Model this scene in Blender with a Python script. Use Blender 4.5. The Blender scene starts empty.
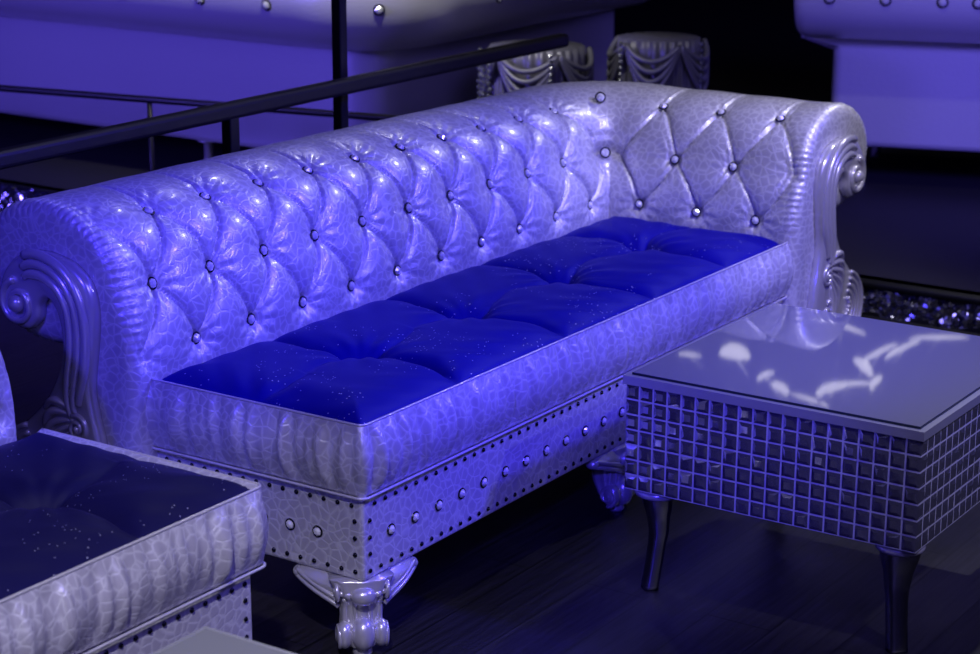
import bpy, math, random
import numpy as np
from mathutils import Vector, Matrix
R = math.radians; PI = math.pi
random.seed(7); rng = np.random.default_rng(7)
sc = bpy.context.scene; COL = sc.collection

# ------------------------------------------------------------------ camera, world, lights, exposure
cam = bpy.data.cameras.new('camera'); camo = bpy.data.objects.new('camera', cam); COL.objects.link(camo)
cam.sensor_width = 36; cam.lens = 36 * 2040.24 / 980
camo.location = (-2.9727, -2.2948, 1.7596)
yaw, pit, rol = R(33.8972), R(15.7698), R(.124)
fw = Vector((math.cos(yaw) * math.cos(pit), math.sin(yaw) * math.cos(pit), -math.sin(pit)))
r0 = Vector((math.sin(yaw), -math.cos(yaw), 0)); u0 = r0.cross(fw)
rr = r0 * math.cos(rol) + u0 * math.sin(rol); uu = -r0 * math.sin(rol) + u0 * math.cos(rol)
camo.rotation_euler = Matrix((rr, uu, -fw)).transposed().to_euler()
cam.clip_end = 60
cam.dof.use_dof = True; cam.dof.focus_distance = 4.25; cam.dof.aperture_fstop = 5.0
sc.camera = camo
vs = sc.view_settings
vs.view_transform = 'Standard'; vs.look = 'None'; vs.gamma = 1; vs.use_curve_mapping = False; vs.exposure = 0.18
sc.display_settings.display_device = 'sRGB'

w = bpy.data.worlds.new('world'); sc.world = w; w.use_nodes = True
w.node_tree.nodes['Background'].inputs[0].default_value = (.10, .07, .6, 1)
w.node_tree.nodes['Background'].inputs[1].default_value = .04

def lamp(name, kind, loc, target, energy, color, size=.3, spot=60, blend=.6, sizey=None):
    d = bpy.data.lights.new(name, kind); d.energy = energy; d.color = color
    if kind == 'AREA':
        d.size = size
        if sizey: d.shape = 'RECTANGLE'; d.size_y = sizey
    else:
        d.shadow_soft_size = size
    if kind == 'SPOT': d.spot_size = R(spot); d.spot_blend = blend
    o = bpy.data.objects.new(name, d); COL.objects.link(o); o.location = loc
    o.rotation_euler = (Vector(target) - Vector(loc)).to_track_quat('-Z', 'Y').to_euler()
    return o
BLUE = (.062, .040, 1.0); VIO = (.26, .21, 1.0); COOL = (.86, .84, 1.0)
lamp('blue_wash', 'SPOT', (1.9, -2.3, 2.7), (.85, .45, .5), 520, BLUE, .10, 46, .8)
lamp('blue_wash_left', 'SPOT', (.9, -2.2, 2.6), (.05, .55, .65), 170, BLUE, .10, 30, .7)
lamp('blue_side', 'SPOT', (-2.6, .1, 2.5), (.0, .62, .62), 230, BLUE, .08, 19, .7)
lamp('blue_low', 'SPOT', (-1.8, -1.3, 1.6), (1.0, -.1, .2), 190, BLUE, .08, 26, .9)
lamp('violet_fill', 'AREA', (-1.2, -2.4, 2.9), (.6, .2, .4), 36, VIO, 1.2)
lamp('white_front', 'SPOT', (-2.2, -1.4, 2.7), (-.8, -.2, .4), 240, COOL, .06, 29, .9)
lamp('white_table', 'SPOT', (.0, -2.5, 2.6), (1.0, -.75, .4), 95, COOL, .06, 26, .9)
lamp('white_arm', 'SPOT', (1.0, -1.5, 2.8), (2.1, .1, .65), 165, (.88, .85, 1), .05, 32, .8)
lamp('white_sparkle_left', 'SPOT', (1.9, 1.3, 2.75), (.3, .5, .7), 16, (.9, .9, 1), .04, 70, .8)
lamp('white_sparkle_front', 'SPOT', (1.3, -2.0, 1.9), (.7, .5, .7), 14, (.9, .9, 1), .015, 60, .8)
lamp('white_sparkle_right', 'SPOT', (3.4, -.5, 2.75), (1.2, .1, .6), 60, (.9, .9, 1), .05, 75, .8)
lamp('lounge_blue_left', 'SPOT', (-1.2, 3.6, 1.5), (2.7, 2.9, .6), 330, (.15, .10, 1.0), .3, 62, .9)
lamp('lounge_blue_right', 'SPOT', (1.5, -1.9, 1.9), (4.0, .3, .6), 330, (.17, .13, 1.0), .3, 34, .9)
lamp('lounge_white_right', 'SPOT', (2.2, .3, 3.0), (3.6, .6, 1.1), 22, (.95, .92, .9), .05, 50, .9)
lamp('lounge_white', 'SPOT', (1.6, 1.2, 2.85), (2.8, 2.2, 1.0), 150, (.95, .95, .85), .06, 60, .9)

# ------------------------------------------------------------------ materials
def nt(name):
    m = bpy.data.materials.new(name); m.use_nodes = True
    n = m.node_tree.nodes; return m, n, m.node_tree.links, n['Principled BSDF']
def basic(name, col, rough=.5, metal=0., coat=0., spec=.5):
    m, n, l, b = nt(name)
    b.inputs['Base Color'].default_value = (*col, 1); b.inputs['Roughness'].default_value = rough
    b.inputs['Metallic'].default_value = metal; b.inputs['Coat Weight'].default_value = coat
    b.inputs['Coat Roughness'].default_value = .12; b.inputs['Specular IOR Level'].default_value = spec
    return m
def ramp(n, pts):
    r = n.new('ShaderNodeValToRGB'); e = r.color_ramp.elements
    e[0].position = pts[0][0]; e[0].color = (*pts[0][1], 1); e[1].position = pts[-1][0]; e[1].color = (*pts[-1][1], 1)
    for p, c in pts[1:-1]:
        k = e.new(p); k.color = (*c, 1)
    return r
def leather(name, scale=50, cell=(.54, .52, .61), line=(.76, .75, .82), metal=.30, rough=.42, bump=.30, croc=True):
    m, n, l, b = nt(name)
    tc = n.new('ShaderNodeTexCoord'); nz = n.new('ShaderNodeTexNoise'); nz.inputs['Scale'].default_value = 9
    mx = n.new('ShaderNodeMix'); mx.data_type = 'VECTOR'; mx.inputs[0].default_value = .05
    l.new(tc.outputs['Object'], nz.inputs['Vector'])
    l.new(tc.outputs['Object'], mx.inputs[4]); l.new(nz.outputs['Color'], mx.inputs[5])
    v = n.new('ShaderNodeTexVoronoi'); v.feature = 'DISTANCE_TO_EDGE'; v.inputs['Scale'].default_value = scale
    l.new(mx.outputs[1], v.inputs['Vector'])
    r = ramp(n, [(0, line), (.06, tuple(.5 * a + .5 * c for a, c in zip(line, cell))), (.2, cell)])
    l.new(v.outputs['Distance'], r.inputs['Fac'])
    if croc: l.new(r.outputs['Color'], b.inputs['Base Color'])
    else: b.inputs['Base Color'].default_value = (*cell, 1)
    r2 = ramp(n, [(0, (0, 0, 0)), (.14, (1, 1, 1))]); l.new(v.outputs['Distance'], r2.inputs['Fac'])
    n2 = n.new('ShaderNodeTexNoise'); n2.inputs['Scale'].default_value = 55; n2.inputs['Detail'].default_value = 3
    l.new(tc.outputs['Object'], n2.inputs['Vector'])
    ad = n.new('ShaderNodeMath'); ad.operation = 'MULTIPLY_ADD'; ad.inputs[1].default_value = .22
    l.new(n2.outputs['Fac'], ad.inputs[0]); l.new(r2.outputs['Color'], ad.inputs[2])
    bp = n.new('ShaderNodeBump'); bp.inputs['Strength'].default_value = bump; bp.inputs['Distance'].default_value = .0016
    l.new(ad.outputs[0], bp.inputs['Height']); l.new(bp.outputs['Normal'], b.inputs['Normal'])
    b.inputs['Metallic'].default_value = metal; b.inputs['Roughness'].default_value = rough
    b.inputs['Coat Weight'].default_value = .6; b.inputs['Coat Roughness'].default_value = .16
    return m
def sequin(name, base, scale, k=1.2, rough=.15, density=1.0, back=(.01, .01, .03)):
    m, n, l, b = nt(name)
    tc = n.new('ShaderNodeTexCoord'); g = n.new('ShaderNodeNewGeometry')
    v = n.new('ShaderNodeTexVoronoi'); v.inputs['Scale'].default_value = scale; l.new(tc.outputs['Object'], v.inputs['Vector'])
    sub = n.new('ShaderNodeVectorMath'); sub.operation = 'SUBTRACT'; sub.inputs[1].default_value = (.5, .5, .5)
    l.new(v.outputs['Color'], sub.inputs[0])
    s2 = n.new('ShaderNodeVectorMath'); s2.operation = 'SCALE'; s2.inputs['Scale'].default_value = k; l.new(sub.outputs[0], s2.inputs[0])
    a = n.new('ShaderNodeVectorMath'); a.operation = 'ADD'; l.new(g.outputs['Normal'], a.inputs[0]); l.new(s2.outputs[0], a.inputs[1])
    nn = n.new('ShaderNodeVectorMath'); nn.operation = 'NORMALIZE'; l.new(a.outputs[0], nn.inputs[0])
    l.new(nn.outputs[0], b.inputs['Normal'])
    mth = n.new('ShaderNodeMath'); mth.operation = 'LESS_THAN'; mth.inputs[1].default_value = .42 * density
    l.new(v.outputs['Distance'], mth.inputs[0])
    mc = n.new('ShaderNodeMix'); mc.data_type = 'RGBA'; mc.inputs[6].default_value = (*back, 1); mc.inputs[7].default_value = (*base, 1)
    l.new(mth.outputs[0], mc.inputs[0]); l.new(mc.outputs[2], b.inputs['Base Color'])
    l.new(mth.outputs[0], b.inputs['Metallic']); b.inputs['Roughness'].default_value = rough
    return m
def velvet(name, col=(.003, .0012, .20)):
    m, n, l, b = nt(name)
    tc = n.new('ShaderNodeTexCoord')
    v = n.new('ShaderNodeTexVoronoi'); v.inputs['Scale'].default_value = 120; l.new(tc.outputs['Object'], v.inputs['Vector'])
    nz = n.new('ShaderNodeTexNoise'); nz.inputs['Scale'].default_value = 7; nz.inputs['Detail'].default_value = 3
    l.new(tc.outputs['Object'], nz.inputs['Vector'])
    sepc = n.new('ShaderNodeSeparateColor'); l.new(v.outputs['Color'], sepc.inputs[0])
    c1 = n.new('ShaderNodeMath'); c1.operation = 'LESS_THAN'; c1.inputs[1].default_value = .16; l.new(v.outputs['Distance'], c1.inputs[0])
    c2 = n.new('ShaderNodeMath'); c2.operation = 'GREATER_THAN'; c2.inputs[1].default_value = .6; l.new(sepc.outputs[0], c2.inputs[0])
    c3 = n.new('ShaderNodeMath'); c3.operation = 'GREATER_THAN'; c3.inputs[1].default_value = .52; l.new(nz.outputs['Fac'], c3.inputs[0])
    m1 = n.new('ShaderNodeMath'); m1.operation = 'MULTIPLY'; l.new(c1.outputs[0], m1.inputs[0]); l.new(c2.outputs[0], m1.inputs[1])
    m2 = n.new('ShaderNodeMath'); m2.operation = 'MULTIPLY'; l.new(m1.outputs[0], m2.inputs[0]); l.new(c3.outputs[0], m2.inputs[1])
    mc = n.new('ShaderNodeMix'); mc.data_type = 'RGBA'; mc.inputs[6].default_value = (*col, 1); mc.inputs[7].default_value = (.7, .7, .9, 1)
    l.new(m2.outputs[0], mc.inputs[0]); l.new(mc.outputs[2], b.inputs['Base Color']); l.new(m2.outputs[0], b.inputs['Metallic'])
    b.inputs['Roughness'].default_value = .55
    b.inputs['Sheen Weight'].default_value = .05; b.inputs['Sheen Tint'].default_value = (.25, .2, 1, 1); b.inputs['Sheen Roughness'].default_value = .4
    b.inputs['Specular IOR Level'].default_value = .1
    n3 = n.new('ShaderNodeTexNoise'); n3.inputs['Scale'].default_value = 420; l.new(tc.outputs['Object'], n3.inputs['Vector'])
    bp = n.new('ShaderNodeBump'); bp.inputs['Strength'].default_value = .3; bp.inputs['Distance'].default_value = .001
    l.new(n3.outputs['Fac'], bp.inputs['Height']); l.new(bp.outputs['Normal'], b.inputs['Normal'])
    return m
def planks(name):
    m, n, l, b = nt(name)
    tc = n.new('ShaderNodeTexCoord'); mp = n.new('ShaderNodeMapping'); l.new(tc.outputs['Object'], mp.inputs[0])
    br = n.new('ShaderNodeTexBrick'); br.inputs['Scale'].default_value = 1; br.inputs['Brick Width'].default_value = 1.2
    br.inputs['Row Height'].default_value = .15; br.inputs['Mortar Size'].default_value = .0025
    br.inputs['Color1'].default_value = (.013, .012, .018, 1); br.inputs['Color2'].default_value = (.024, .022, .028, 1); br.inputs['Mortar'].default_value = (.004, .004, .006, 1)
    l.new(mp.outputs[0], br.inputs['Vector'])
    mp2 = n.new('ShaderNodeMapping'); mp2.inputs['Scale'].default_value = (2.5, 40, 1); l.new(tc.outputs['Object'], mp2.inputs[0])
    nz = n.new('ShaderNodeTexNoise'); nz.inputs['Scale'].default_value = 2; nz.inputs['Detail'].default_value = 5; l.new(mp2.outputs[0], nz.inputs['Vector'])
    r = ramp(n, [(.3, (.45, .45, .45)), (.7, (1.5, 1.5, 1.5))]); l.new(nz.outputs['Fac'], r.inputs['Fac'])
    mc = n.new('ShaderNodeMix'); mc.data_type = 'RGBA'; mc.blend_type = 'MULTIPLY'; mc.inputs[0].default_value = 1
    l.new(br.outputs['Color'], mc.inputs[6]); l.new(r.outputs['Color'], mc.inputs[7]); l.new(mc.outputs[2], b.inputs['Base Color'])
    b.inputs['Roughness'].default_value = .42; b.inputs['Specular IOR Level'].default_value = .35
    bp = n.new('ShaderNodeBump'); bp.inputs['Strength'].default_value = .25; bp.inputs['Distance'].default_value = .002
    l.new(nz.outputs['Fac'], bp.inputs['Height']); l.new(bp.outputs['Normal'], b.inputs['Normal'])
    return m
def emit(name, col, s):
    m, n, l, b = nt(name); b.inputs['Base Color'].default_value = (.8, .8, .8, 1)
    b.inputs['Emission Color'].default_value = (*col, 1); b.inputs['Emission Strength'].default_value = s
    return m
M_LEATHER = leather('pearl_crocodile_leather')
M_PIPE = leather('pearl_piping', croc=False, cell=(.66, .64, .70), rough=.3)
M_BGLEATHER = leather('smooth_pearl_leather', croc=False, cell=(.62, .60, .68), bump=.15, metal=.2, rough=.38)
M_CARVE = basic('silver_painted_carving', (.60, .58, .66), .26, .45, .5)
M_VELVET = velvet('blue_glitter_velvet')
M_VELVET_DIM = velvet('blue_glitter_velvet_dimmed', (.006, .005, .055))  # the same velvet, with weaker blue light put into its colour
M_GEM = basic('crystal_facets', (1, 1, 1), .12, .35)
M_NAIL = basic('black_nickel_nail', (.02, .02, .04), .22, .9)
M_RIM = basic('chrome_ring', (.10, .10, .16), .15, 1)
M_CHROME = basic('dark_chrome', (.48, .48, .55), .16, 1)
M_FRAME = basic('brushed_aluminium', (.55, .56, .60), .35, .6)
M_TILE = basic('mirror_tile', (.5, .5, .6), .08, .88)
M_GROUT = basic('silver_grout', (.75, .75, .82), .35, .3)
M_TOP = basic('frosted_grey_glass', (.27, .28, .30), .42, 0, 1.0); M_TOP.node_tree.nodes['Principled BSDF'].inputs['Coat Roughness'].default_value = .03
M_TOP.node_tree.nodes['Principled BSDF'].inputs['Coat IOR'].default_value = 2.2
M_GLASSEDGE = basic('dark_glass_edge', (.01, .02, .03), .08)
M_RAIL = basic('black_rail_metal', (.012, .010, .02), .4, .3)
M_FLOOR = planks('dark_wood_planks')
M_STAGE = basic('dark_stage_carpet', (.018, .016, .03), .7)
M_BLACK = basic('black_trim', (.006, .006, .01), .5)
M_WALL = basic('dark_wall_paint', (.012, .012, .03), .8)
M_SEQ = sequin('silver_sequins', (.8, .8, .95), 75, 1.25, .27, 1.5, (.03, .03, .09))
M_SATIN = basic('silver_satin', (.24, .23, .28), .45, .35)
M_BEAD = basic('crystal_bead', (.9, .92, 1), .06, .9)
M_SHADE = emit('glowing_reflection_shade', (1, .97, .92), 1.15)

# ------------------------------------------------------------------ mesh helpers
def link(name, me, mats, parent=None, smooth=True):
    o = bpy.data.objects.new(name, me)
    for m in (mats if isinstance(mats, (list, tuple)) else [mats]): me.materials.append(m)
    if smooth: me.polygons.foreach_set('use_smooth', [True] * len(me.polygons))
    COL.objects.link(o)
    if parent: o.parent = parent
    return o
class MB:
    def __init__(s): s.v = []; s.f = []; s.mi = []; s.n = 0
    def add(s, v, f, mi=0):
        v = np.asarray(v, float).reshape(-1, 3); s.v.append(v)
        s.f += [tuple(i + s.n for i in q) for q in f]; s.mi += [mi] * len(f); s.n += len(v)
        return s
    def box(s, lo, hi, mi=0):
        x0, y0, z0 = lo; x1, y1, z1 = hi
        return s.add([(x0, y0, z0), (x1, y0, z0), (x1, y1, z0), (x0, y1, z0), (x0, y0, z1), (x1, y0, z1), (x1, y1, z1), (x0, y1, z1)],
              [(0, 3, 2, 1), (4, 5, 6, 7), (0, 1, 5, 4), (1, 2, 6, 5), (2, 3, 7, 6), (3, 0, 4, 7)], mi)
    def grid(s, P, mi=0, closeu=False, closev=False):
        nu, nv = P.shape[:2]; f = []
        for i in range(nu if closeu else nu - 1):
            a, b = i * nv, ((i + 1) % nu) * nv
            for j in range(nv if closev else nv - 1):
                k = (j + 1) % nv
                f.append((a + j, b + j, b + k, a + k))
        return s.add(P.reshape(-1, 3), f, mi)
    def tube(s, pts, r, seg=10, mi=0, caps=True):
        pts = np.asarray(pts, float); n = len(pts); r = np.broadcast_to(np.asarray(r, float), (n,))
        t = np.gradient(pts, axis=0); t /= np.linalg.norm(t, axis=1)[:, None] + 1e-12
        up = np.array([0, 0, 1.]) if abs(t[0][2]) < .9 else np.array([1., 0, 0])
        P = np.zeros((n, seg, 3)); a0 = np.cross(up, t[0]); a0 /= np.linalg.norm(a0)
        for i in range(n):
            a0 = a0 - t[i] * (a0 @ t[i]); a0 /= np.linalg.norm(a0) + 1e-12; b0 = np.cross(t[i], a0)
            th = np.linspace(0, 2 * PI, seg, endpoint=False)
            P[i] = pts[i] + r[i] * (np.cos(th)[:, None] * a0 + np.sin(th)[:, None] * b0)
        base = s.n; s.grid(P, mi, closev=True)
        if caps:
            s.f.append(tuple(base + j for j in range(seg))); s.f.append(tuple(base + (n - 1) * seg + j for j in reversed(range(seg)))); s.mi += [mi, mi]
        return s
    def ball(s, c, r, nu=14, nv=10, mi=0):
        r = np.broadcast_to(np.asarray(r, float), (3,)); th = np.linspace(0, 2 * PI, nu, endpoint=False); ph = np.linspace(.02, PI - .02, nv)
        P = np.stack([np.outer(np.sin(ph), np.cos(th)) * r[0] + c[0], np.outer(np.sin(ph), np.sin(th)) * r[1] + c[1], np.outer(np.cos(ph), np.ones(nu)) * r[2] + c[2]], -1)
        return s.grid(P, mi, closev=True)
    def lathe(s, prof, c=(0, 0, 0), seg=24, mi=0):
        th = np.linspace(0, 2 * PI, seg, endpoint=False); pr = np.array(prof)
        P = np.stack([np.outer(pr[:, 0], np.cos(th)) + c[0], np.outer(pr[:, 0], np.sin(th)) + c[1], np.outer(pr[:, 1], np.ones(seg)) + c[2]], -1)
        return s.grid(P, mi, closev=True)
    def mesh(s, name, xf=None):
        V = np.concatenate(s.v)
        if xf is not None: V = V @ np.array(xf)[:3, :3].T + np.array(xf)[:3, 3]
        me = bpy.data.meshes.new(name); me.from_pydata(V.tolist(), [], s.f); me.update()
        me.polygons.foreach_set('material_index', s.mi)
        import bmesh
        bm = bmesh.new(); bm.from_mesh(me); bmesh.ops.recalc_face_normals(bm, faces=bm.faces); bm.to_mesh(me); bm.free()
        return me
    def build(s, name, mats, parent=None, smooth=True, xf=None):
        return link(name, s.mesh(name, xf), mats, parent, smooth)
def sharp(o, ang=35):
    me = o.data; me.set_sharp_from_angle(angle=R(ang)); return o
def bevel(o, wd, seg=3):
    m = o.modifiers.new('bevel', 'BEVEL'); m.width = wd; m.segments = seg; m.limit_method = 'ANGLE'; m.angle_limit = R(40); return o
def thing(name, label, cat, loc=(0, 0, 0), group=None, rz=0):
    o = bpy.data.objects.new(name, None); COL.objects.link(o); o.location = loc; o.rotation_euler.z = rz
    o.empty_display_size = .1; o['label'] = label; o['category'] = cat
    if group: o['group'] = group
    return o
def copy_tree(o, parent=None):
    c = o.copy(); COL.objects.link(c)
    if parent: c.parent = parent
    for ch in list(o.children): copy_tree(ch, c)
    return c
def structure(o): o['kind'] = 'structure'; return o
def spline(pts, n):
    p = np.asarray(pts, float); m = len(p); out = []
    P = np.vstack([2 * p[0] - p[1], p, 2 * p[-1] - p[-2]])
    for u in np.linspace(0, m - 1 - 1e-9, n):
        i = int(u); t = u - i; a, b, c, d = P[i:i + 4]
        out.append(.5 * (2 * b + (c - a) * t + (2 * a - 5 * b + 4 * c - d) * t * t + (3 * b - a - 3 * c + d) * t ** 3))
    return np.array(out)
def resample(p, step):
    d = np.r_[0, np.cumsum(np.linalg.norm(np.diff(p, axis=0), axis=1))]; n = max(2, int(d[-1] / step)); t = np.linspace(0, d[-1], n)
    return np.stack([np.interp(t, d, p[:, k]) for k in range(p.shape[1])], 1), t

# ------------------------------------------------------------------ shared small meshes
def gem_mesh():
    b = MB(); n = 7; r = .0094; V = []; F = []
    th = np.linspace(0, 2 * PI, n, endpoint=False)
    for (k, z, o) in ((.42, .0074, 0), (1, .0030, PI / n), (1, .0005, PI / n)):
        V += [(r * k * math.cos(t + o), r * k * math.sin(t + o), z) for t in th]
    F.append(tuple(range(n)))
    for j in range(n):
        k = (j + 1) % n
        F += [(j, n + j, k), (k, n + j, n + k), (n + j, 2 * n + j, 2 * n + k, n + k)]
    b.add(V, F, 0)
    b.tube([((.0112) * math.cos(t), .0112 * math.sin(t), .0005) for t in np.linspace(0, 2 * PI, 17)], .0018, 6, 1)
    me = b.mesh('crystal_button'); me.materials.append(M_GEM); me.materials.append(M_RIM); return me
GEM = gem_mesh()
def nail_mesh():
    b = MB(); b.lathe([(.0052, 0), (.005, .0012), (.0036, .003), (.0016, .0038), (.0001, .004)], seg=10)
    me = b.mesh('nail_head'); me.materials.append(M_NAIL); me.polygons.foreach_set('use_smooth', [True] * len(me.polygons)); return me
NAIL = nail_mesh()
def place(me, name, p, nrm, parent, spin=0.):
    o = bpy.data.objects.new(name, me); COL.objects.link(o); o.parent = parent
    q = Vector(nrm).to_track_quat('Z', 'Y'); o.location = p
    o.rotation_mode = 'QUATERNION'; o.rotation_quaternion = q @ Matrix.Rotation(spin, 4, 'Z').to_quaternion()
    return o

# ------------------------------------------------------------------ rolled back profile and its sweep
def back_profile(zb=.17, zc=.70, ca=.25, rx=.205, rz=.155, wall=.15, step=.006):
    inner = spline([(0, zb), (0, (zb + zc) / 2 - .06), (0, zc - .2), (.003, zc - .13), (.014, zc - .07), (.034, zc - .02)], 60)
    th = np.radians(np.linspace(172, -108, 140)); arc = np.stack([ca + rx * np.cos(th), zc + rz * np.sin(th)], 1)
    rear = np.array([(wall + .004, zc - rz + .0), (wall, zc - rz - .012), (wall, zb)])
    return resample(np.vstack([inner, arc, rear]), step)
def sweep_back(p0, d1, n1, L1, d2=None, n2=None, L2=0, prof=None, cols=(), rows=None, amp=.019, step=.005, round0=True, round1=True,
               endr=.038, flare=0, name='backrest', mat=None, parent=None, pleat=True):
    """cols = (first, spacing) of the middle button row along leg 1, measured from the start; leg 2 measured from the corner."""
    A, t = prof; na = len(A)
    tg = np.gradient(A, axis=0); tg /= np.linalg.norm(tg, axis=1)[:, None]; nr = np.stack([-tg[:, 1], tg[:, 0]], 1)  # outward normal of the profile (towards -a on the face)
    if nr[len(nr) // 8][0] > 0: nr = -nr
    p0 = np.array(p0, float); d1 = np.array(d1, float); n1 = np.array(n1, float)
    S = list(np.r_[0, .002, .005, .009, .014, .02, .027, .034, np.arange(.04, L1, step), L1])
    rowsL = [('1', s) for s in S]
    if L2:
        rowsL += [('f', k) for k in np.linspace(0, 1, 26)[1:-1]]
        S2 = np.r_[0, np.arange(step, L2 - .038, step), L2 - .034, L2 - .027, L2 - .02, L2 - .014, L2 - .009, L2 - .005, L2 - .002, L2]
        rowsL += [('2', s) for s in S2]
    if L2: d2 = np.array(d2, float); n2 = np.array(n2, float)
    corner = p0 + d1 * L1
    tb, tm, tt = rows if rows else (0, 1, 2)
    s0, ds = cols if cols else (0, 1)
    P = np.zeros((len(rowsL), na, 3)); buttons = []
    def tuft(q, rayamp=.0009):
        """q: coordinate in button spacings (0 at a middle-row button); returns displacement over t"""
        tcl = np.clip(t, tb, tt); v = np.where(tcl > tm, (tcl - tm) / (tt - tm), (tcl - tm) / (tm - tb)) * .5
        qw = q + .075 * np.sin(2 * PI * v) * np.where(v > 0, -1, 1)
        a = np.abs(np.sin(PI * (qw + v))); b = np.abs(np.sin(PI * (qw - v)))
        pil = (a * b + 1e-6) ** .5
        m_ = np.minimum(a, b)
        near = np.exp(-((np.abs(np.abs(v) - .25) - .25) / .16) ** 2)
        crease = -np.exp(-(m_ / .065) ** 2) * .46 + near * (np.exp(-((m_ - .17) / .05) ** 2) * .20 - np.exp(-((m_ - .29) / .05) ** 2) * .16 + np.exp(-((m_ - .40) / .06) ** 2) * .08)
        # fade away from the tufted zone
        up = np.clip((t - tt) / .24, 0, 1); dn = np.clip((tb - t) / .045, 0, 1)
        fade = np.maximum(up, dn); fade = fade * fade * (3 - 2 * fade)
        h = amp * ((pil + crease) * (1 - fade) + .80 * fade - .80)
        for (kk, tr) in ((0, tm), (.5, tb), (.5, tt)):
            dq = (q - kk) - np.round(q - kk); dx = dq * ds; dy = t - tr; rr_ = np.hypot(dx, dy); an = np.arctan2(dy, dx)
            h = h - .011 * np.exp(-(rr_ / .022) ** 2)
            rip = np.exp(-((rr_ - .046) / .024) ** 2)
            h = h + rayamp * rip * np.cos(11 * an + 5 * np.round(q - kk))
        return h
    for i, (kind, s) in enumerate(rowsL):
        off = np.zeros(na); shr = np.zeros(na); ds_in = 0
        if kind == '1':
            base = p0 + d1 * s; n = n1; q = (s - s0) / ds if cols else 0; edge = s if round0 else 9
        elif kind == '2':
            base = corner + d2 * s; n = n2; q = (s - ds * 0) / ds if cols else 0; edge = (L2 - s) if round1 else 9
        else:
            base = corner; ang = s * PI / 2; n = n1 * math.cos(ang) + n2 * math.sin(ang); edge = 9
            q = 0
        if cols:
            off = tuft(q, .0018)
            if kind == '2': off = off * (1 - .25 * min(1, s / .1))
            endf = min(1, edge / .07); off = off * endf
            if kind == 'f':   # the corner column bulges between its buttons
                k = math.sin(PI * s) ** .5; off = off + k * .004 * np.clip((t - tm) / .25, 0, 1)
        if edge < .034:
            kx = 1 - edge / .034; rnd = 1 - math.sqrt(max(0, 1 - kx * kx))
            wgt = np.where(A[:, 1] > .35, 1.0, 1.0); shr = -endr * rnd * wgt
        if pleat and edge < .10:
            pk = math.exp(-((edge - .02) / .03) ** 2)
            shr = shr + .0036 * pk * np.sin(2 * PI * t / .019 + 30 * edge + .8 * np.sin(t * 31)) * np.clip((A[:, 1] - .5) / .1, 0, 1)
        tot = off + shr
        a = A[:, 0] + nr[:, 0] * tot; z = A[:, 1] + nr[:, 1] * tot
        if L2 and cols: z = z - .018 * np.clip((z - .5) / .35, 0, 1) * ((s / L1) ** 1.5 if kind == '1' else 1)
        if flare and kind == '1': base = base - d1 * flare * max(0, 1 - s / .4) * 1.0; a = a; P[i] = 0
        fl = np.where(A[:, 1] > A[:, 1].max() - .40, 0, 1) * (flare * max(0, 1 - s / .4) if flare and kind == '1' else 0)
        base = base[None, :] + d1[None, :] * np.asarray(fl)[:, None]
        P[i, :, 0] = base[:, 0] + n[0] * a; P[i, :, 1] = base[:, 1] + n[1] * a; P[i, :, 2] = p0[2] + z
    if len(rowsL) == 2: pass
    b = MB(); b.grid(P)
    # close the two ends
    b.f.append(tuple(range(na))); b.f.append(tuple((len(rowsL) - 1) * na + j for j in reversed(range(na)))); b.mi += [0, 0]
    # underside and inner closing strip
    top0 = 0
    for i in range(len(rowsL) - 1):
        b.f.append((i * na, i * na + na - 1, (i + 1) * na + na - 1, (i + 1) * na)); b.mi.append(0)
    o = b.build(name, mat, parent)
    def at(kind, s, tv):
        j = int(np.argmin(abs(t - tv))); best = min((k for k, (kk, sv) in enumerate(rowsL) if kk == kind), key=lambda k: abs(rowsL[k][1] - s))
        n = n1 if kind == '1' else (n2 if kind == '2' else n1 * math.cos(s * PI / 2) + n2 * math.sin(s * PI / 2))
        nv = np.array([n[0] * nr[j, 0], n[1] * nr[j, 0], nr[j, 1]])
        return P[best, j], nv
    return o, at
PROF = back_profile()
def t_at(prof, zv, side=0):
    A, t = prof; m = np.arange(len(t)) < len(t) * .62
    j = np.argmin(np.where((A[:, 0] < .15) & m, abs(A[:, 1] - zv), 9)); return t[j]
ROWS = (t_at(PROF, .547), t_at(PROF, .690), t_at(PROF, .828))

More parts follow.
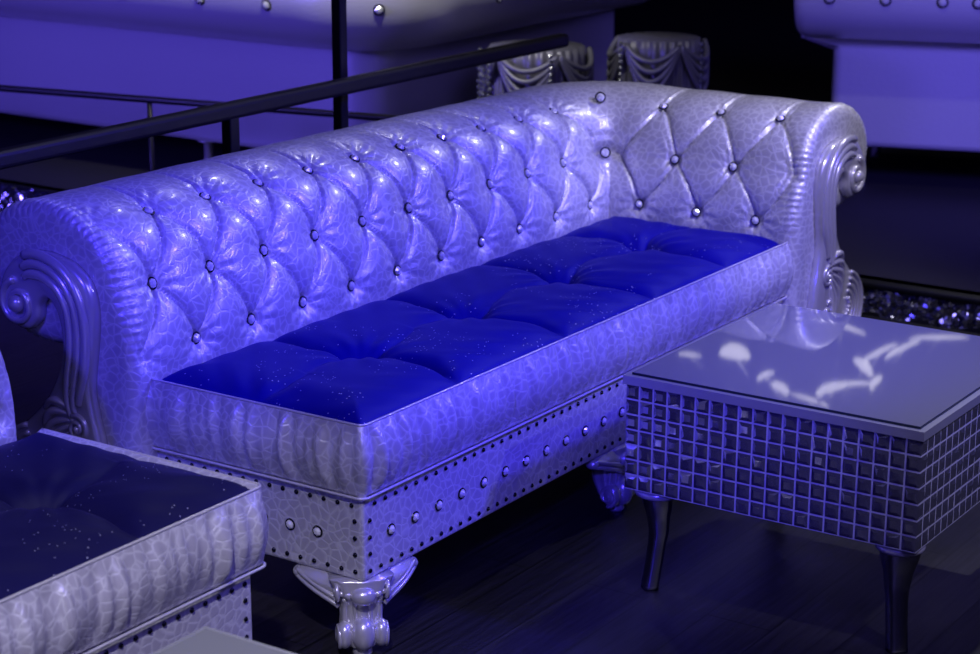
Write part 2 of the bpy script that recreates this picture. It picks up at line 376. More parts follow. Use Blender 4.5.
# ------------------------------------------------------------------ carved scroll bracket (a outwards, z up, depth towards the viewer)
def bracket(name, parent, xf):
    b = MB()
    outer = [(.20, .752), (.145, .738), (.10, .70), (.086, .64), (.095, .56), (.108, .48), (.10, .42), (.085, .36), (.075, .28), (.085, .19), (.11, .155)]
    rest = [(.24, .15), (.34, .165), (.395, .21), (.40, .27), (.36, .33), (.29, .385), (.235, .44), (.20, .50), (.183, .56), (.19, .62), (.215, .655),
            (.24, .64), (.25, .605), (.285, .578), (.33, .59), (.358, .63), (.355, .68), (.32, .725), (.27, .75), (.22, .755)]
    ol = np.vstack([spline(outer, 60), spline(rest, 110)])
    n = len(ol); c = ol.mean(0)
    rings = []
    for (dep, sh) in ((0, 0), (.020, 0), (.027, .006), (.030, .012)):
        tg = np.roll(ol, -2, 0) - np.roll(ol, 2, 0); tg /= np.linalg.norm(tg, axis=1)[:, None] + 1e-9
        nn = np.stack([-tg[:, 1], tg[:, 0]], 1)
        area = .5 * np.sum(ol[:, 0] * np.roll(ol[:, 1], -1) - np.roll(ol[:, 0], -1) * ol[:, 1])
        q = ol + nn * (sh if area > 0 else -sh)
        rings.append(np.stack([q[:, 0], q[:, 1], np.full(n, dep)], 1))
    b.grid(np.array(rings), closev=True); b.f.append(tuple(3 * n + j for j in range(n))); b.f.append(tuple(reversed(range(n)))); b.mi += [0, 0]
    D = .030
    spine = spline([(.30, .69), (.27, .718), (.225, .722), (.175, .70), (.143, .655), (.135, .60), (.14, .54), (.152, .485), (.158, .44), (.15, .40)], 60)
    tg = np.gradient(spine, axis=0); tg /= np.linalg.norm(tg, axis=1)[:, None]; nn = np.stack([tg[:, 1], -tg[:, 0]], 1)
    for k, o_ in enumerate((-.016, .006, .027)):
        u = np.linspace(0, 1, 60); wv = np.clip(u / .15, 0, 1) ** .5 * np.clip((1.02 - u) / .3, 0, 1) ** .6
        q = spine + nn * (o_ * (.35 + .65 * wv))[:, None]; m = slice(3 + 2 * k, 60 - 3 * k)
        b.tube(np.c_[q, np.full(60, D)][m], (.004 + .0072 * wv)[m], 8)
    def spiral(cx, cz, r, turns, start, cw=1, tr=.006, h=D):
        u = np.linspace(0, 1, int(26 * turns)); an = start + cw * u * turns * 2 * PI; rd = r * (1 - .82 * u)
        b.tube(np.stack([cx + rd * np.cos(an), cz + rd * np.sin(an), h + .004 * u], 1), tr * (1 - .4 * u), 8)
        b.ball((cx, cz, h + .004), (r * .26, r * .26, r * .26), 10, 8)
    spiral(.300, .636, .052, 1.6, R(80), -1, .009)
    b.ball((.30, .636, D + .006), (.019, .019, .016))
    spiral(.155, .468, .020, 1.4, R(100), 1, .0055)
    spiral(.145, .385, .030, 1.7, R(60), 1, .007)
    spiral(.150, .275, .036, 1.5, R(90), -1, .008)
    for k in range(7):   # acanthus fan
        u = np.linspace(0, 1, 20); a0 = R(-8 - 17 * k); L = .075 + .012 * k
        x = .165 + u * L * math.cos(a0) + .03 * np.sin(u * PI) * math.sin(-a0); z = .425 - .012 * k + u * L * math.sin(a0) + .02 * np.sin(u * PI) * math.cos(a0)
        b.tube(np.stack([x, z, D + .004 * np.sin(u * PI)], 1), .0025 + .0065 * np.sin(u * PI * .85 + .2), 8)
    for k in range(4):   # concentric lower shell
        an = np.radians(np.linspace(70, -95, 26)); rd = .065 + .021 * k
        b.tube(np.stack([.255 + rd * np.cos(an) * .98, .265 + rd * np.sin(an) * .85, np.full(26, D)], 1), .0062, 8)
    for k in range(7):
        an = R(40 - 24 * k); b.ball((.255 + .03 * math.cos(an), .275 + .03 * math.sin(an), D + .004), .0075, 8, 6)
    return b.build(name, M_CARVE, parent, xf=xf)

# ------------------------------------------------------------------ carved cabriole leg, outward = +x local, height 0.17
def leg_mesh():
    b = MB()
    b.lathe([(.0001, 0), (.019, 0), (.021, .006), (.019, .02), (.017, .03)], (.028, 0, 0), 20)
    hs = np.linspace(.022, .168, 26); th = np.linspace(0, 2 * PI, 40, endpoint=False); P = np.zeros((26, 40, 3))
    cx = np.interp(hs, [.02, .045, .075, .11, .14, .168], [.026, .022, .006, .004, .012, .008])
    wx = np.interp(hs, [.02, .045, .075, .11, .14, .168], [.022, .032, .032, .036, .044, .046])
    wy = np.interp(hs, [.02, .045, .075, .11, .14, .168], [.028, .046, .042, .045, .054, .066])
    for i, h in enumerate(hs):
        fl = 1 + .05 * np.cos(10 * th)
        P[i, :, 0] = cx[i] + wx[i] * np.sign(np.cos(th)) * np.abs(np.cos(th)) ** .8 * fl; P[i, :, 1] = wy[i] * np.sign(np.sin(th)) * np.abs(np.sin(th)) ** .8 * fl; P[i, :, 2] = h
    b.grid(P, closev=True); b.f.append(tuple(len(hs) * 0 + sum(len(v) for v in b.v[:-1]) + (25 * 40) + j for j in range(40))); b.mi.append(0)
    b.ball((.044, 0, .050), (.028, .025, .036)); 
    for s in (-1, 1):
        b.ball((.036, .037 * s, .048), (.024, .018, .030)); b.ball((.047, .030 * s, .137), .0085, 10, 8); b.ball((.041, .042 * s, .139), .007, 10, 8)
        for off, rr_ in ((.015, .006), (.035, .0065)):
            z = np.linspace(.065, .128, 12); x = np.interp(z, hs, cx) + np.interp(z, hs, wx) * .88
            b.tube(np.stack([x - .4 * (off > .02) * .012, np.full(12, off * s), z], 1), rr_, 8)
        u = np.linspace(0, 1, 34); an = R(-90) + u * 2 * PI * 1.4; rd = .026 * (1 - .8 * u)
        b.tube(np.stack([.030 + rd * np.cos(an), (.046 + .006 * u) * s, .047 + rd * np.sin(an)], 1), .0055 * (1 - .35 * u), 8)
        b.tube(np.stack([.026 + .9 * rd * np.cos(an), (.050 + .005 * u) * s, .142 + .8 * rd * np.sin(an)], 1), .0055 * (1 - .35 * u), 8)
    b.ball((.052, 0, .136), (.022, .026, .020))
    return b.mesh('leg')
LEG = leg_mesh(); LEG.materials.append(M_CARVE); LEG.polygons.foreach_set('use_smooth', [True] * len(LEG.polygons))
def wing_mesh():   # acanthus leaf running along +y from the leg top
    b = MB(); us = np.linspace(0, 1, 22); th = np.linspace(0, 2 * PI, 20, endpoint=False); P = np.zeros((22, 20, 3))
    for i, u in enumerate(us):
        y = .015 + .115 * u; zt = .170; zb_ = .095 + .052 * u ** .8; hh = (zt - zb_) / 2 * (1 if u < .9 else math.sqrt(max(.02, 1 - ((u - .9) / .1) ** 2)))
        w_ = .020 * (1 - .25 * u) * (1 if u < .9 else math.sqrt(max(.02, 1 - ((u - .9) / .1) ** 2)))
        P[i, :, 0] = .028 + .010 * math.sin(u * PI) + w_ * np.cos(th) * (1 + .16 * np.cos(4 * th)); P[i, :, 1] = y; P[i, :, 2] = (zt + zb_) / 2 + hh * np.sin(th)
    b.grid(P, closev=True)
    for z0_, z1_ in ((.118, .160), (.105, .147)):
        u = np.linspace(0, 1, 16); b.tube(np.stack([.050 + .008 * np.sin(u * PI) - .006 * u, .015 + .112 * u, z0_ + (z1_ - z0_) * u ** .8], 1), .0055, 8)
    b.ball((.034, .126, .153), (.018, .014, .013))
    return b.mesh('leg_wing')
WING = wing_mesh(); WING.materials.append(M_CARVE); WING.polygons.foreach_set('use_smooth', [True] * len(WING.polygons))
def put_leg(parent, x, y, out_deg, scale=1, wing=45, z=0):
    o = bpy.data.objects.new('leg', LEG); COL.objects.link(o); o.parent = parent; o.location = (x, y, z); o.rotation_euler.z = R(out_deg); o.scale = (1, 1, scale)
    for s in (-1, 1):
        wv = bpy.data.objects.new('leaf_bracket', WING); COL.objects.link(wv); wv.parent = o
        wv.rotation_euler.z = R(wing) * s if s > 0 else R(-wing)
        wv.scale = (1, s, 1)
    return o

# ------------------------------------------------------------------ seat rail, cushion, apron
def rail_rows(path_fn, S, prof, wr, name, mat, parent):
    pr = np.array(prof); P = np.zeros((len(S), len(pr), 3))
    for i, s in enumerate(S):
        base, n = path_fn(s); k = 0
        zz = pr[:, 1]; body = np.clip((zz - .35) / .03, 0, 1) * np.clip((.497 - zz) / .02, 0, 1) * (pr[:, 0] > -.004)
        d = wr(s, zz) * body
        P[i, :, 0] = base[0] + n[0] * (pr[:, 0] + d); P[i, :, 1] = base[1] + n[1] * (pr[:, 0] + d); P[i, :, 2] = zz
    b = MB(); b.grid(P); return b.build(name, mat, parent)
PROF_R = [(-.035, .478), (-.020, .492), (-.010, .4985), (-.004, .501), (.0, .500), (.0015, .497), (.003, .493)] + \
         [(.003 + .016 * math.sin(PI * u), .493 - .133 * u) for u in np.linspace(.04, 1, 22)] + [(.002, .356), (-.004, .350), (-.03, .348)]
def wrinkle(seed, strength=1., folds=()):
    g = np.random.default_rng(seed); ph = g.uniform(0, 6.28, 12); fr = g.uniform(16, 95, 12); sl = g.uniform(-.8, .8, 12); am = g.uniform(.3, 1, 12) / np.sqrt(fr / 20)
    def fn(s, z):
        d = 0
        for a, f, p, k in zip(am, fr, ph, sl): d = d + a * np.sin(f * 2 * PI * .35 * (s + k * .12 * (z - .42)) + p)
        d = d * .0021 * strength * (.4 + .6 * np.sin(np.clip((z - .35) / .15, 0, 1) * PI))
        for (c, amp, wd) in folds:
            x = (s - c - .25 * (.5 - z) * .35); d = d + amp * np.exp(-(x / wd) ** 2) * (z > 0)
        return d
    return fn
def seat_rail(parent, W, D, seed, folds, left=True, right=False):
    """rounded corner at the visible front end(s)"""
    rc = .016
    L1 = D - rc; arc = rc * PI / 2; L2 = W - rc
    def path(s):
        if s < L1: return (0, D - s), (-1, 0)
        if s < L1 + arc:
            th = (s - L1) / rc; return (rc, rc) if False else (rc - rc * math.cos(th), rc - rc * math.sin(th)), (-math.cos(th), -math.sin(th))
        return (rc + s - L1 - arc, 0), (0, -1)
    S = np.r_[np.arange(0, L1, .006), np.linspace(L1, L1 + arc, 10), np.arange(L1 + arc + .004, L1 + arc + L2, .005), L1 + arc + L2]
    o = rail_rows(path, S, PROF_R, wrinkle(seed, 2.3, folds), 'seat_rail', M_LEATHER, parent)
    b = MB(); pts = []
    for s in S[::2]:
        (x, y), n = path(s); pts.append((x + n[0] * .004, y + n[1] * .004, .350))
    b.tube(pts, .0030, 8); b.build('piping', M_PIPE, o)
    b = MB(); pts = [(p[0] * 1, p[1], .5005) for p in pts]; b.tube([(path(s)[0][0], path(s)[0][1], .5005) for s in S[::2]], .0026, 8); b.build('seam', M_PIPE, o)
    return o
def cushion(parent, x0, x1, y0, y1, tx, dx, ty=.275, h=.044, name='seat_cushion', mat=None):
    nx = int((x1 - x0) / .0055); ny = int((y1 - y0) / .0055)
    X, Y = np.meshgrid(np.linspace(x0, x1, nx), np.linspace(y0, y1, ny), indexing='ij')
    ed = np.minimum(np.minimum(X - x0, x1 - X), np.minimum(Y - y0, y1 - Y)); e = 1 - (1 - np.clip(ed / .11, 0, 1)) ** 2
    u = (X - tx) / dx; k = np.round(u); ux = (u - k) * dx; v = Y - ty
    Z = e ** .6 * h
    warp = .02 * np.sin(v * 14 + k * 1.3)
    cr1 = np.exp(-np.abs(ux + warp) / .020); Z = Z - .040 * cr1 * e                         # creases running front to back through the tufts
    cr2 = np.exp(-np.abs(v + .018 * np.sin(ux * 17 + k)) / .022); Z = Z - .028 * cr2 * e * np.exp(-np.abs(ux) / .16)
    rd = np.hypot(ux, v); an = np.arctan2(v, ux)
    Z = Z - .026 * np.exp(-(rd / .04) ** 2) + .0022 * np.exp(-((rd - .09) / .05) ** 2) * np.cos(11 * an + k * 2) * e
    Z = Z + .0035 * np.sin(X * 60 + 9 * np.sin(Y * 9)) * np.exp(-ed / .10) * e
    P = np.stack([X, Y, .484 + Z], -1); b = MB(); b.grid(P)
    base = np.stack([X, Y, np.full_like(X, .40)], -1)
    def side(a, bb): b.grid(np.stack([a, bb], 0))
    side(P[0], base[0]); side(P[-1], base[-1]); side(P[:, 0], base[:, 0]); side(P[:, -1], base[:, -1])
    return b.build(name, mat or M_VELVET, parent)
def vis_nails(parent, spots, cap=100):
    for (p, n) in spots[:cap]: place(NAIL, 'nail_head', p, n, parent)
    if len(spots) > cap:
        b = MB()
        for (p, n) in spots[cap:]:
            q = Vector(n).to_track_quat('Z', 'Y').to_matrix(); me = NAIL
            V = np.array([list(q @ v.co + Vector(p)) for v in me.vertices]); b.add(V, [tuple(f.vertices) for f in me.polygons])
        o = b.build('nail_row', M_NAIL, parent); o['kind'] = 'stuff'

# ------------------------------------------------------------------ the room
def plane_box(name, lo, hi, mat):
    b = MB(); b.box(lo, hi); return structure(b.build(name, mat, smooth=False))
plane_box('floor', (-6, -6, -.1), (10, 9, 0), M_FLOOR)
plane_box('ceiling', (-6, -6, 3.3), (10, 9, 3.4), M_WALL)
plane_box('wall_back', (-6, 8.9, 0), (10, 9, 3.3), M_WALL)
plane_box('wall_right', (9.9, -6, 0), (10, 8.9, 3.3), M_WALL)
plane_box('wall_front', (-6, -6, 0), (9.9, -5.9, 3.3), M_WALL)
plane_box('wall_left', (-6, -5.9, 0), (-5.9, 8.9, 3.3), M_WALL)
b = MB(); b.box((2.73, -5.9, 0), (9.9, 1.95, .2)); b.box((2.25, 1.95, 0), (9.9, 8.9, .2))
structure(b.build('floor_stage', M_STAGE, smooth=False))
def riser_trim(name, x, y0, y1, z0, z1):
    n = int((y1 - y0) / .02); ys = np.linspace(y0, y1, n); us = np.linspace(0, 1, 9)
    P = np.zeros((n, 9, 3))
    for i, y in enumerate(ys):
        P[i, :, 0] = x - .012 - .008 * np.sin(us * PI) - .004 * np.sin(y * 38 + us * 5); P[i, :, 1] = y; P[i, :, 2] = z0 + (z1 - z0) * us
    b = MB(); b.grid(P, 0)
    b.box((x - .012, y0, .0), (x, y1, .2), 1); b.box((x - .028, y0, z1), (x + .03, y1, .2), 1); b.box((x - .02, y0, 0), (x, y1, z0 - .0), 1)
    return structure(b.build(name, [M_SEQ, M_BLACK]))
riser_trim('trim_1', 2.73, -1.6, 1.95, .085, .175)
riser_trim('trim_2', 2.25, 1.95, 4.8, .055, .195)

# ------------------------------------------------------------------ main sofa
def make_apron(parent, x1, D, wallback):
    b = MB(); b.box((.008, .008, .17), (x1, wallback, .349)); o = b.build('apron', M_LEATHER, parent, smooth=False); bevel(o, .008, 3); return o
sofa = thing('tufted_sofa', 'long silver tufted leather sofa with bright blue velvet seat and a right arm', 'sofa')
backo, at = sweep_back((-.05, .55, 0), (1, 0, 0), (0, 1, 0), 1.91, (0, -1, 0), (1, 0, 0), .58, PROF, (.120, .1805), ROWS, name='backrest', mat=M_LEATHER, parent=sofa)
DS = .1805
def btn(kind, s, tv, parent):
    p, n = at(kind, s, tv)
    if n[1] > 0: n = -n
    if kind == 'f': n = np.array([-.68, -.68, .25]); p = p + n * .006
    g_ = place(GEM, 'crystal_button', p + n * .0165, n, parent, random.random()); g_.scale = (1.12, 1.12, 1.3)
    if kind == 'f': g_.scale = (1.25, 1.25, 1.25)
for k in range(10):
    btn('1', .120 + DS * k, ROWS[1], sofa); btn('1', .120 + DS * (k + .5), ROWS[0], sofa); btn('1', .120 + DS * (k + .5), ROWS[2], sofa)
btn('f', .5, ROWS[1], sofa); btn('f', .5, ROWS[2], sofa)
for k in range(3):
    if k < 2: btn('2', DS * (k + 1), ROWS[1], sofa)
    btn('2', DS * (k + .5), ROWS[0], sofa); btn('2', DS * (k + .5), ROWS[2], sofa)
make_apron(sofa, 1.87, .55, .56)
seat_rail(sofa, 1.885, .555, 3, [(.93, .009, .008), (.96, -.006, .010), (1.27, .007, .010), (1.31, -.004, .012), (.36, .006, .009), (.39, -.004, .01), (1.62, .006, .010), (1.66, -.004, .012), (.17, .005, .008), (1.0, .003, .012)])
cushion(sofa, .012, 1.86, .012, .548, .36, .40)
bracket('carved_scroll', sofa, Matrix(((0, 0, -1, -.047), (1, 0, 0, .55), (0, 1, 0, 0), (0, 0, 0, 1))))
bracket('carved_scroll', sofa, Matrix(((1, 0, 0, 1.86), (0, 0, -1, -.027), (0, 1, 0, 0), (0, 0, 0, 1))))
put_leg(sofa, .055, .055, 225, 1, 45); put_leg(sofa, 1.03, .055, 270, 1, 0); put_leg(sofa, 1.84, .055, 270, 1, 0); put_leg(sofa, .03, .62, 180, 1, 0)
for k in range(22): place(GEM, 'crystal_button', (.098 + .0831 * k, .007, .2545), (0, -1, 0), sofa, random.random())
for k in range(6): place(GEM, 'crystal_button', (.007, .122 + .0705 * k, .2545), (-1, 0, 0), sofa, random.random())
sp = []
for k in range(31):
    sp += [((.028 + .0349 * k, .007, .189), (0, -1, 0)), ((.045 + .0349 * k, .007, .328), (0, -1, 0))]
for k in range(15):
    sp += [((.007, .028 + .0349 * k, .189), (-1, 0, 0)), ((.007, .035 + .0349 * k, .328), (-1, 0, 0))]
for z in (.225, .26, .296): sp += [((.028, .007, z), (0, -1, 0)), ((.007, .028, z), (-1, 0, 0))]
for k in range(31, 52): sp += [((.028 + .0349 * k, .007, .189), (0, -1, 0)), ((.045 + .0349 * k, .007, .328), (0, -1, 0))]
vis_nails(sofa, sp)

# ------------------------------------------------------------------ neighbouring sofa, bottom left
so2 = thing('tufted_sofa', 'silver leather sofa cut off by the lower left corner, its velvet seat dimmed in colour for weaker blue light', 'sofa', (-.36, -.055, 0))
LB = 1.5
sweep_back((-.045, .555, 0), (-1, 0, 0), (0, 1, 0), LB, prof=PROF, cols=(.14, DS), rows=ROWS, name='backrest', mat=M_LEATHER, parent=so2, round1=False, pleat=False)
def mirror_rail():
    rc = .016; D = .555; L1 = D - rc; arc = rc * PI / 2; L2 = LB - rc
    def path(s):
        if s < L1: return (0, D - s), (1, 0)
        if s < L1 + arc:
            th = (s - L1) / rc; return (-rc + rc * math.cos(th), rc - rc * math.sin(th)), (math.cos(th), -math.sin(th))
        return (-(rc + s - L1 - arc), 0), (0, -1)
    S = np.r_[np.arange(0, L1, .006), np.linspace(L1, L1 + arc, 10), np.arange(L1 + arc + .004, L1 + arc + L2, .005)]
    o = rail_rows(path, S, PROF_R, wrinkle(11, 2.0, [(.66, .006, .010), (.70, -.004, .012), (1.05, .007, .012), (1.09, -.004, .012)]), 'seat_rail', M_LEATHER, so2)
    b = MB(); b.tube([(path(s)[0][0] + path(s)[1][0] * .004, path(s)[0][1] + path(s)[1][1] * .004, .35) for s in S[::2]], .0030, 8); b.build('piping', M_PIPE, o)
    b = MB(); b.tube([(*path(s)[0], .5005) for s in S[::2]], .0028, 8); b.build('seam', M_PIPE, o)
mirror_rail()
cushion(so2, -LB, -.012, .012, .55, -.30, .40, .25, mat=M_VELVET_DIM)
b = MB(); b.box((-LB, .008, .17), (-.030, .56, .349)); bevel(b.build('apron', M_LEATHER, so2, smooth=False), .008)
put_leg(so2, -.08, .06, 315, 1, 45); put_leg(so2, -1.2, .06, 270, 1, 0)
sp = [((-.052 - .0349 * k, .007, .328), (0, -1, 0)) for k in range(30)] + [((-.052, .007, z), (0, -1, 0)) for z in (.296, .26, .225)] + [((-.052 - .0349 * k, .007, .189), (0, -1, 0)) for k in range(30)]
vis_nails(so2, sp)
for k in range(12): place(GEM, 'crystal_button', (-.13 - .0831 * k, .007, .2545), (0, -1, 0), so2, random.random())

# ------------------------------------------------------------------ mirror mosaic tables
def make_table(name, label, loc, TL=.70, TW=.667):
    t = thing(name, label, 'table', loc, 'mirror mosaic coffee tables')
    z0, z1 = .2355, .4712
    b = MB(); b.box((.002, .002, z0), (TL - .002, TW - .002, z1)); b.build('body', M_GROUT, t, smooth=False)
    for side in range(4):
        L = TW if side % 2 else TL; nc = round(L / .0335); cw = L / nc; ch = (z1 - z0) / 7; b = MB()
        for i in range(nc):
            for j in range(7):
                g = .0019; a0, a1 = i * cw + g, (i + 1) * cw - g; c0, c1 = z0 + j * ch + g, z0 + (j + 1) * ch - g; q = .0075
                tx_, tz_ = random.gauss(0, .0005), random.gauss(0, .0005)
                V = [(a0, 0, c0), (a1, 0, c0), (a1, 0, c1), (a0, 0, c1)]
                d = .0032
                V += [(a0 + q, d + tx_ + tz_, c0 + q), (a1 - q, d - tx_ + tz_, c0 + q), (a1 - q, d - tx_ - tz_, c1 - q), (a0 + q, d + tx_ - tz_, c1 - q)]
                V += [(a0, -.006, c0), (a1, -.006, c0), (a1, -.006, c1), (a0, -.006, c1)]
                F = [(4, 5, 6, 7), (0, 1, 5, 4), (1, 2, 6, 5), (2, 3, 7, 6), (3, 0, 4, 7), (8, 9, 1, 0), (9, 10, 2, 1), (10, 11, 3, 2), (11, 8, 0, 3)]
                W = []
                for (a, dd, c) in V:   # a along the side, dd outwards
                    if side == 0: W.append((a, .002 - dd, c))
                    elif side == 1: W.append((TL - .002 + dd, a, c))
                    elif side == 2: W.append((TL - a, TW - .002 + dd, c))
                    else: W.append((.002 - dd, TW - a, c))
                b.add(W, F)
        b.build('mosaic_panel', M_TILE, t, smooth=False)
    b = MB(); 
    fwid = .022
    for lo, hi in (((-.004, -.004), (TL + .004, fwid)), ((-.004, TW - fwid), (TL + .004, TW + .004)), ((-.004, fwid), (fwid, TW - fwid)), ((TL - fwid, fwid), (TL + .004, TW - fwid))):
        b.box((*lo, z1), (*hi, z1 + .019))
    b.build('top_frame', M_FRAME, t, smooth=False)
    b = MB(); b.box((.010, .010, z1 + .012), (TL - .010, TW - .010, z1 + .0235), 1)
    b.box((.011, .011, z1 + .0236), (TL - .011, TW - .011, z1 + .0241), 0)
    b.build('glass_top', [M_TOP, M_GLASSEDGE], t, smooth=False)
    for (x, y, sx, sy) in ((.055, .055, -1, -1), (TL - .055, .055, 1, -1), (.055, TW - .055, -1, 1), (TL - .055, TW - .055, 1, 1)):
        b = MB(); hs = np.linspace(0, .222, 26); th = np.linspace(0, 2 * PI, 28, endpoint=False); P = np.zeros((26, 28, 3))
        k = hs / .222; wd = np.interp(k, [0, .25, .5, .75, .9, 1], [.0215, .021, .022, .029, .038, .041]); off = np.interp(k, [0, .3, .6, .85, 1], [.014, .004, -.004, .0, .004])
        dx, dy = sx / math.sqrt(2), sy / math.sqrt(2)
        for i in range(26):
            c, s_ = np.cos(th), np.sin(th); o_ = np.sign(c) * np.abs(c) ** .6 * wd[i] * .8; p_ = np.sign(s_) * np.abs(s_) ** .6 * wd[i]
            P[i, :, 0] = x + (off[i] + o_) * dx - p_ * dy; P[i, :, 1] = y + (off[i] + o_) * dy + p_ * dx; P[i, :, 2] = hs[i]
        b.grid(P, closev=True); b.f.append(tuple(range(28))); b.mi.append(0)
        lg = b.build('leg', M_CHROME, t)
        b = MB(); an = np.linspace(0, 2 * PI, 40); b.tube(np.stack([x + .042 * np.cos(an), y + .042 * np.sin(an), np.full(40, .2245)], 1), .0095, 10)
        b.build('collar', M_CARVE, lg)
    return t
make_table('coffee_table', 'grey glass top table with mirror tile sides standing at the right of the photo', (.6125, -.899, 0))
make_table('coffee_table', 'grey glass table top whose corner shows at the bottom edge before the lower left sofa', (-1.562, -1.03, 0))

# ------------------------------------------------------------------ background sofas on the stage
def leg_post(parent, x, y, z0, z1):
    b = MB(); b.lathe([(.0001, 0), (.020, 0), (.018, .02), (.017, z1 - z0 - .016), (.040, z1 - z0 - .012), (.040, z1 - z0), (.0001, z1 - z0)], (x, y, z0), 20); b.build('leg', M_CARVE, parent)
PB = back_profile(zb=.36, zc=.95, ca=.20, rx=.205, rz=.19, wall=.15, step=.02)
def bg_buttons(at, kind, ss, parent):
    A, t = PB; j = np.argmin(abs(A[:, 0] - .405) + abs(A[:, 1] - .925) * 1.0 + (A[:, 0] < .3) * 9)
    for s in ss:
        p, n = at(kind, s, t[j]); place(GEM, 'crystal_button', p + n * .002, n, parent).scale = (1.6, 1.6, 1.6)
def outer_dips(P): pass
sA = thing('corner_sofa', 'blurred pale leather corner sofa seen from behind on the stage, upper left', 'sofa')
oA, atA = sweep_back((2.81, 6.0, 0), (0, -1, 0), (-1, 0, 0), 3.88, (1, 0, 0), (0, -1, 0), 1.5, PB, step=.03, name='backrest', mat=M_BGLEATHER, parent=sA, pleat=False, amp=0)
bg_buttons(atA, '1', [1.9, 2.3, 2.7, 3.1, 3.45, 3.75], sA); bg_buttons(atA, 'f', [.5], sA); bg_buttons(atA, '2', [.25, .6, .95], sA)
b = MB(); b.box((2.82, 2.14, .36), (4.3, 6.0, .58)); bevel(b.build('seat', M_BGLEATHER, sA, smooth=False), .03)
for (x, y) in ((2.70, 2.79), (2.72, 2.05), (2.70, 5.0), (4.2, 2.06)): leg_post(sA, x, y, .2, .362)
aB = math.atan2(-.49, .16)
dB = np.array([math.cos(aB), math.sin(aB), 0]); nB = np.array([math.sin(aB), -math.cos(aB), 0])
if nB[0] > 0: nB = -nB
sB = thing('lounge_sofa', 'blurred pale leather sofa seen from behind on the stage, upper right', 'sofa')
pB = np.array([3.92, .83, 0]) - nB * .15
oB, atB = sweep_back(pB, dB, nB, 2.2, prof=PB, step=.03, name='backrest', mat=M_BGLEATHER, parent=sB, pleat=False, amp=0, round1=False, flare=.12)
bg_buttons(atB, '1', [.10 + .145 * k for k in range(6)], sB)
q0 = pB - nB * .01; q1 = pB + dB * 2.2; s_ = -nB * .7
b = MB(); b.add([(*(q[:2]), z) for z in (.36, .6) for q in (q0, q1, q1 + s_, q0 + s_)], [(0, 1, 2, 3), (4, 5, 6, 7), (0, 1, 5, 4), (1, 2, 6, 5), (2, 3, 7, 6), (3, 0, 4, 7)])
bevel(b.build('seat', M_BGLEATHER, sB, smooth=False), .03)
for u, v in ((.12, .10), (2.0, .10), (.12, -.5), (2.0, -.5)):
    p = pB + dB * u + nB * v; leg_post(sB, p[0], p[1], .2, .362)

# ------------------------------------------------------------------ rails and pole
hr = thing('handrail', 'black metal handrail running behind the long sofa with its post', 'railing', (0, 1.1, 0))
b = MB()
n = 40; xs = np.linspace(-1.6, 2.5, n); w_ = .024
b.box((-1.6, -.020, .862), (2.5, .024, .905)); bevel(b.build('rail', M_RAIL, hr, smooth=False), .012)
for x in (.90,):
    b = MB(); b.box((x - .018, -.016, 0), (x + .018, .016, .87)); bevel(b.build('post', M_RAIL, hr, smooth=False), .004)
for x in (-.6,):
    b = MB(); b.box((x - .018, -.016, 0), (x + .018, .016, .87)); b.build('post', M_RAIL, hr, smooth=False)
r2 = thing('guard_rail', 'thin black rail crossing behind the handrail along the stage edge', 'railing')
A_, B_ = np.array([1.94, 3.07, .625]), np.array([2.235, 1.53, .625]); dd = (A_ - B_) * 1.0
b = MB(); b.tube([A_ + dd * .6, A_, B_, B_ - dd * .05], .012, 10); b.build('rail', M_RAIL, r2)
for f in (.39, .97, -.4):
    p = A_ + (B_ - A_) * f; b = MB(); b.tube([(p[0], p[1], 0), (p[0], p[1], .62)], .009, 10); b.build('post', M_RAIL, r2)
b = MB(); b.box((1.42, 1.15, 0), (1.452, 1.182, 3.3)); po = bevel(b.build('pole', M_RAIL, smooth=False), .004)
po['label'] = 'tall thin black upright pole rising behind the long sofa'; po['category'] = 'pole'

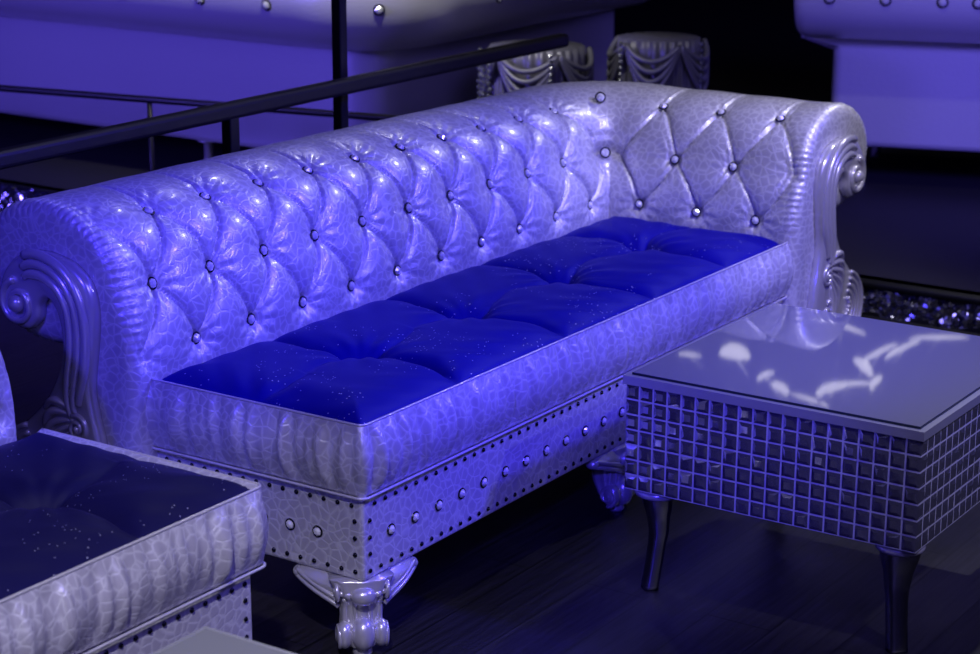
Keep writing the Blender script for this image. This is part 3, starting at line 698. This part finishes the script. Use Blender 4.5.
# ------------------------------------------------------------------ draped tables with crystal strands
def draped(name, label, cx, cy, r, h, strands, seed):
    t = thing(name, label, 'table', (cx, cy, .2), 'draped tables on the stage')
    g = np.random.default_rng(seed); th = np.linspace(0, 2 * PI, 220, endpoint=False); us = np.linspace(0, 1, 14); P = np.zeros((14, 220, 3))
    for i, u in enumerate(us):
        rr_ = r * (1 + .12 * u) + (.004 + .018 * u) * np.sin(24 * th + 2 * np.sin(3 * th)) + .01 * u * np.sin(7 * th + 1)
        P[i, :, 0] = rr_ * np.cos(th); P[i, :, 1] = rr_ * np.sin(th); P[i, :, 2] = h * (1 - u) + .003
    b = MB(); b.grid(P, closev=True); b.f.append(tuple(range(220))); b.mi.append(0); b.build('skirt', M_SATIN, t)
    b = MB(); nsw = 5
    for k in range(nsw):
        a0, a1 = 2 * PI * k / nsw + .35, 2 * PI * (k + 1) / nsw + .35; a = np.linspace(a0, a1, 20); u = (a - a0) / (a1 - a0); dip = np.sin(u * PI)
        for m in range(4):
            b.tube(np.stack([(r + .02 + .012 * dip) * np.cos(a), (r + .02 + .012 * dip) * np.sin(a), h - .01 - dip * (.05 + .035 * m)], 1), .010, 8)
    b.build('swag', M_SATIN, t)
    for a in strands:
        b = MB(); x, y = (r * 1.12 + .03) * math.cos(a), (r * 1.12 + .03) * math.sin(a)
        for z in np.arange(.05, h, .021): b.ball((x + random.gauss(0, .003), y, z), .0085, 8, 6)
        b.build('crystal_strand', M_BEAD, t, smooth=False)
    return t
draped('draped_table', 'silver draped round table seen above the long sofa back, left one', 2.95, 1.49, .16, .58, [R(150), R(140), R(160), R(225)], 1)
draped('draped_table', 'silver draped round table with two bead strands above the sofa corner', 3.25, 1.18, .14, .60, [R(165), R(262)], 2)

# ------------------------------------------------------------------ unseen hanging lamp, added and shaped for its reflections in the glass top
ch = thing('reflection_lamp', 'unseen lit lamp of curved shell shades, added and shaped for reflections in the glass table top', 'lamp', (6.0, 1.75, 0))
b = MB(); b.tube([(0, 0, 2.2), (0, 0, 3.3)], .012, 10); b.lathe([(.001, 3.3), (.07, 3.3), (.06, 3.26), (.012, 3.24)]); b.build('stem', M_CHROME, ch)
for k, (dy, dz, rr_, tilt, wd) in enumerate(((.48, 2.20, .085, 0, 1.0), (.74, 2.24, .022, 4, 3.2), (.30, 2.28, .035, 30, 1.6), (.22, 2.33, .045, -20, 1.2), (-.06, 2.29, .055, 25, 1.6), (-.16, 2.24, .025, 12, 5.0),
        (-.22, 2.14, .045, -35, 1.4), (-.30, 2.06, .03, 35, 4.0), (-.02, 2.0, .035, 20, 2.4), (-.10, 1.95, .022, -10, 6.0), (-.60, 1.93, .022, 10, 7.0), (-.42, 2.02, .03, 35, 3.5), (-.30, 2.21, .04, 60, 1.2), (.05, 2.36, .022, -8, 5.0))):
    b = MB(); th = np.linspace(0, PI, 16); ps = np.linspace(0, PI, 12); P = np.zeros((16, 12, 3))
    for i, a in enumerate(th):
        P[i, :, 0] = .6 * rr_ * np.sin(ps) * np.cos(a) ; P[i, :, 1] = rr_ * wd * np.cos(ps); P[i, :, 2] = -rr_ * .8 * np.sin(ps) * np.sin(a)
    b.grid(P); sh = b.build('shade', M_SHADE, ch); sh.location = (0, dy, dz); sh.rotation_euler.x = R(tilt)
    m = sh.modifiers.new('thick', 'SOLIDIFY'); m.thickness = .004
    b = MB(); b.tube([(0, 0, 2.45), (0, dy * .6, 2.42), (0, dy, dz)], .005, 8); b.build('arm', M_CHROME, ch)
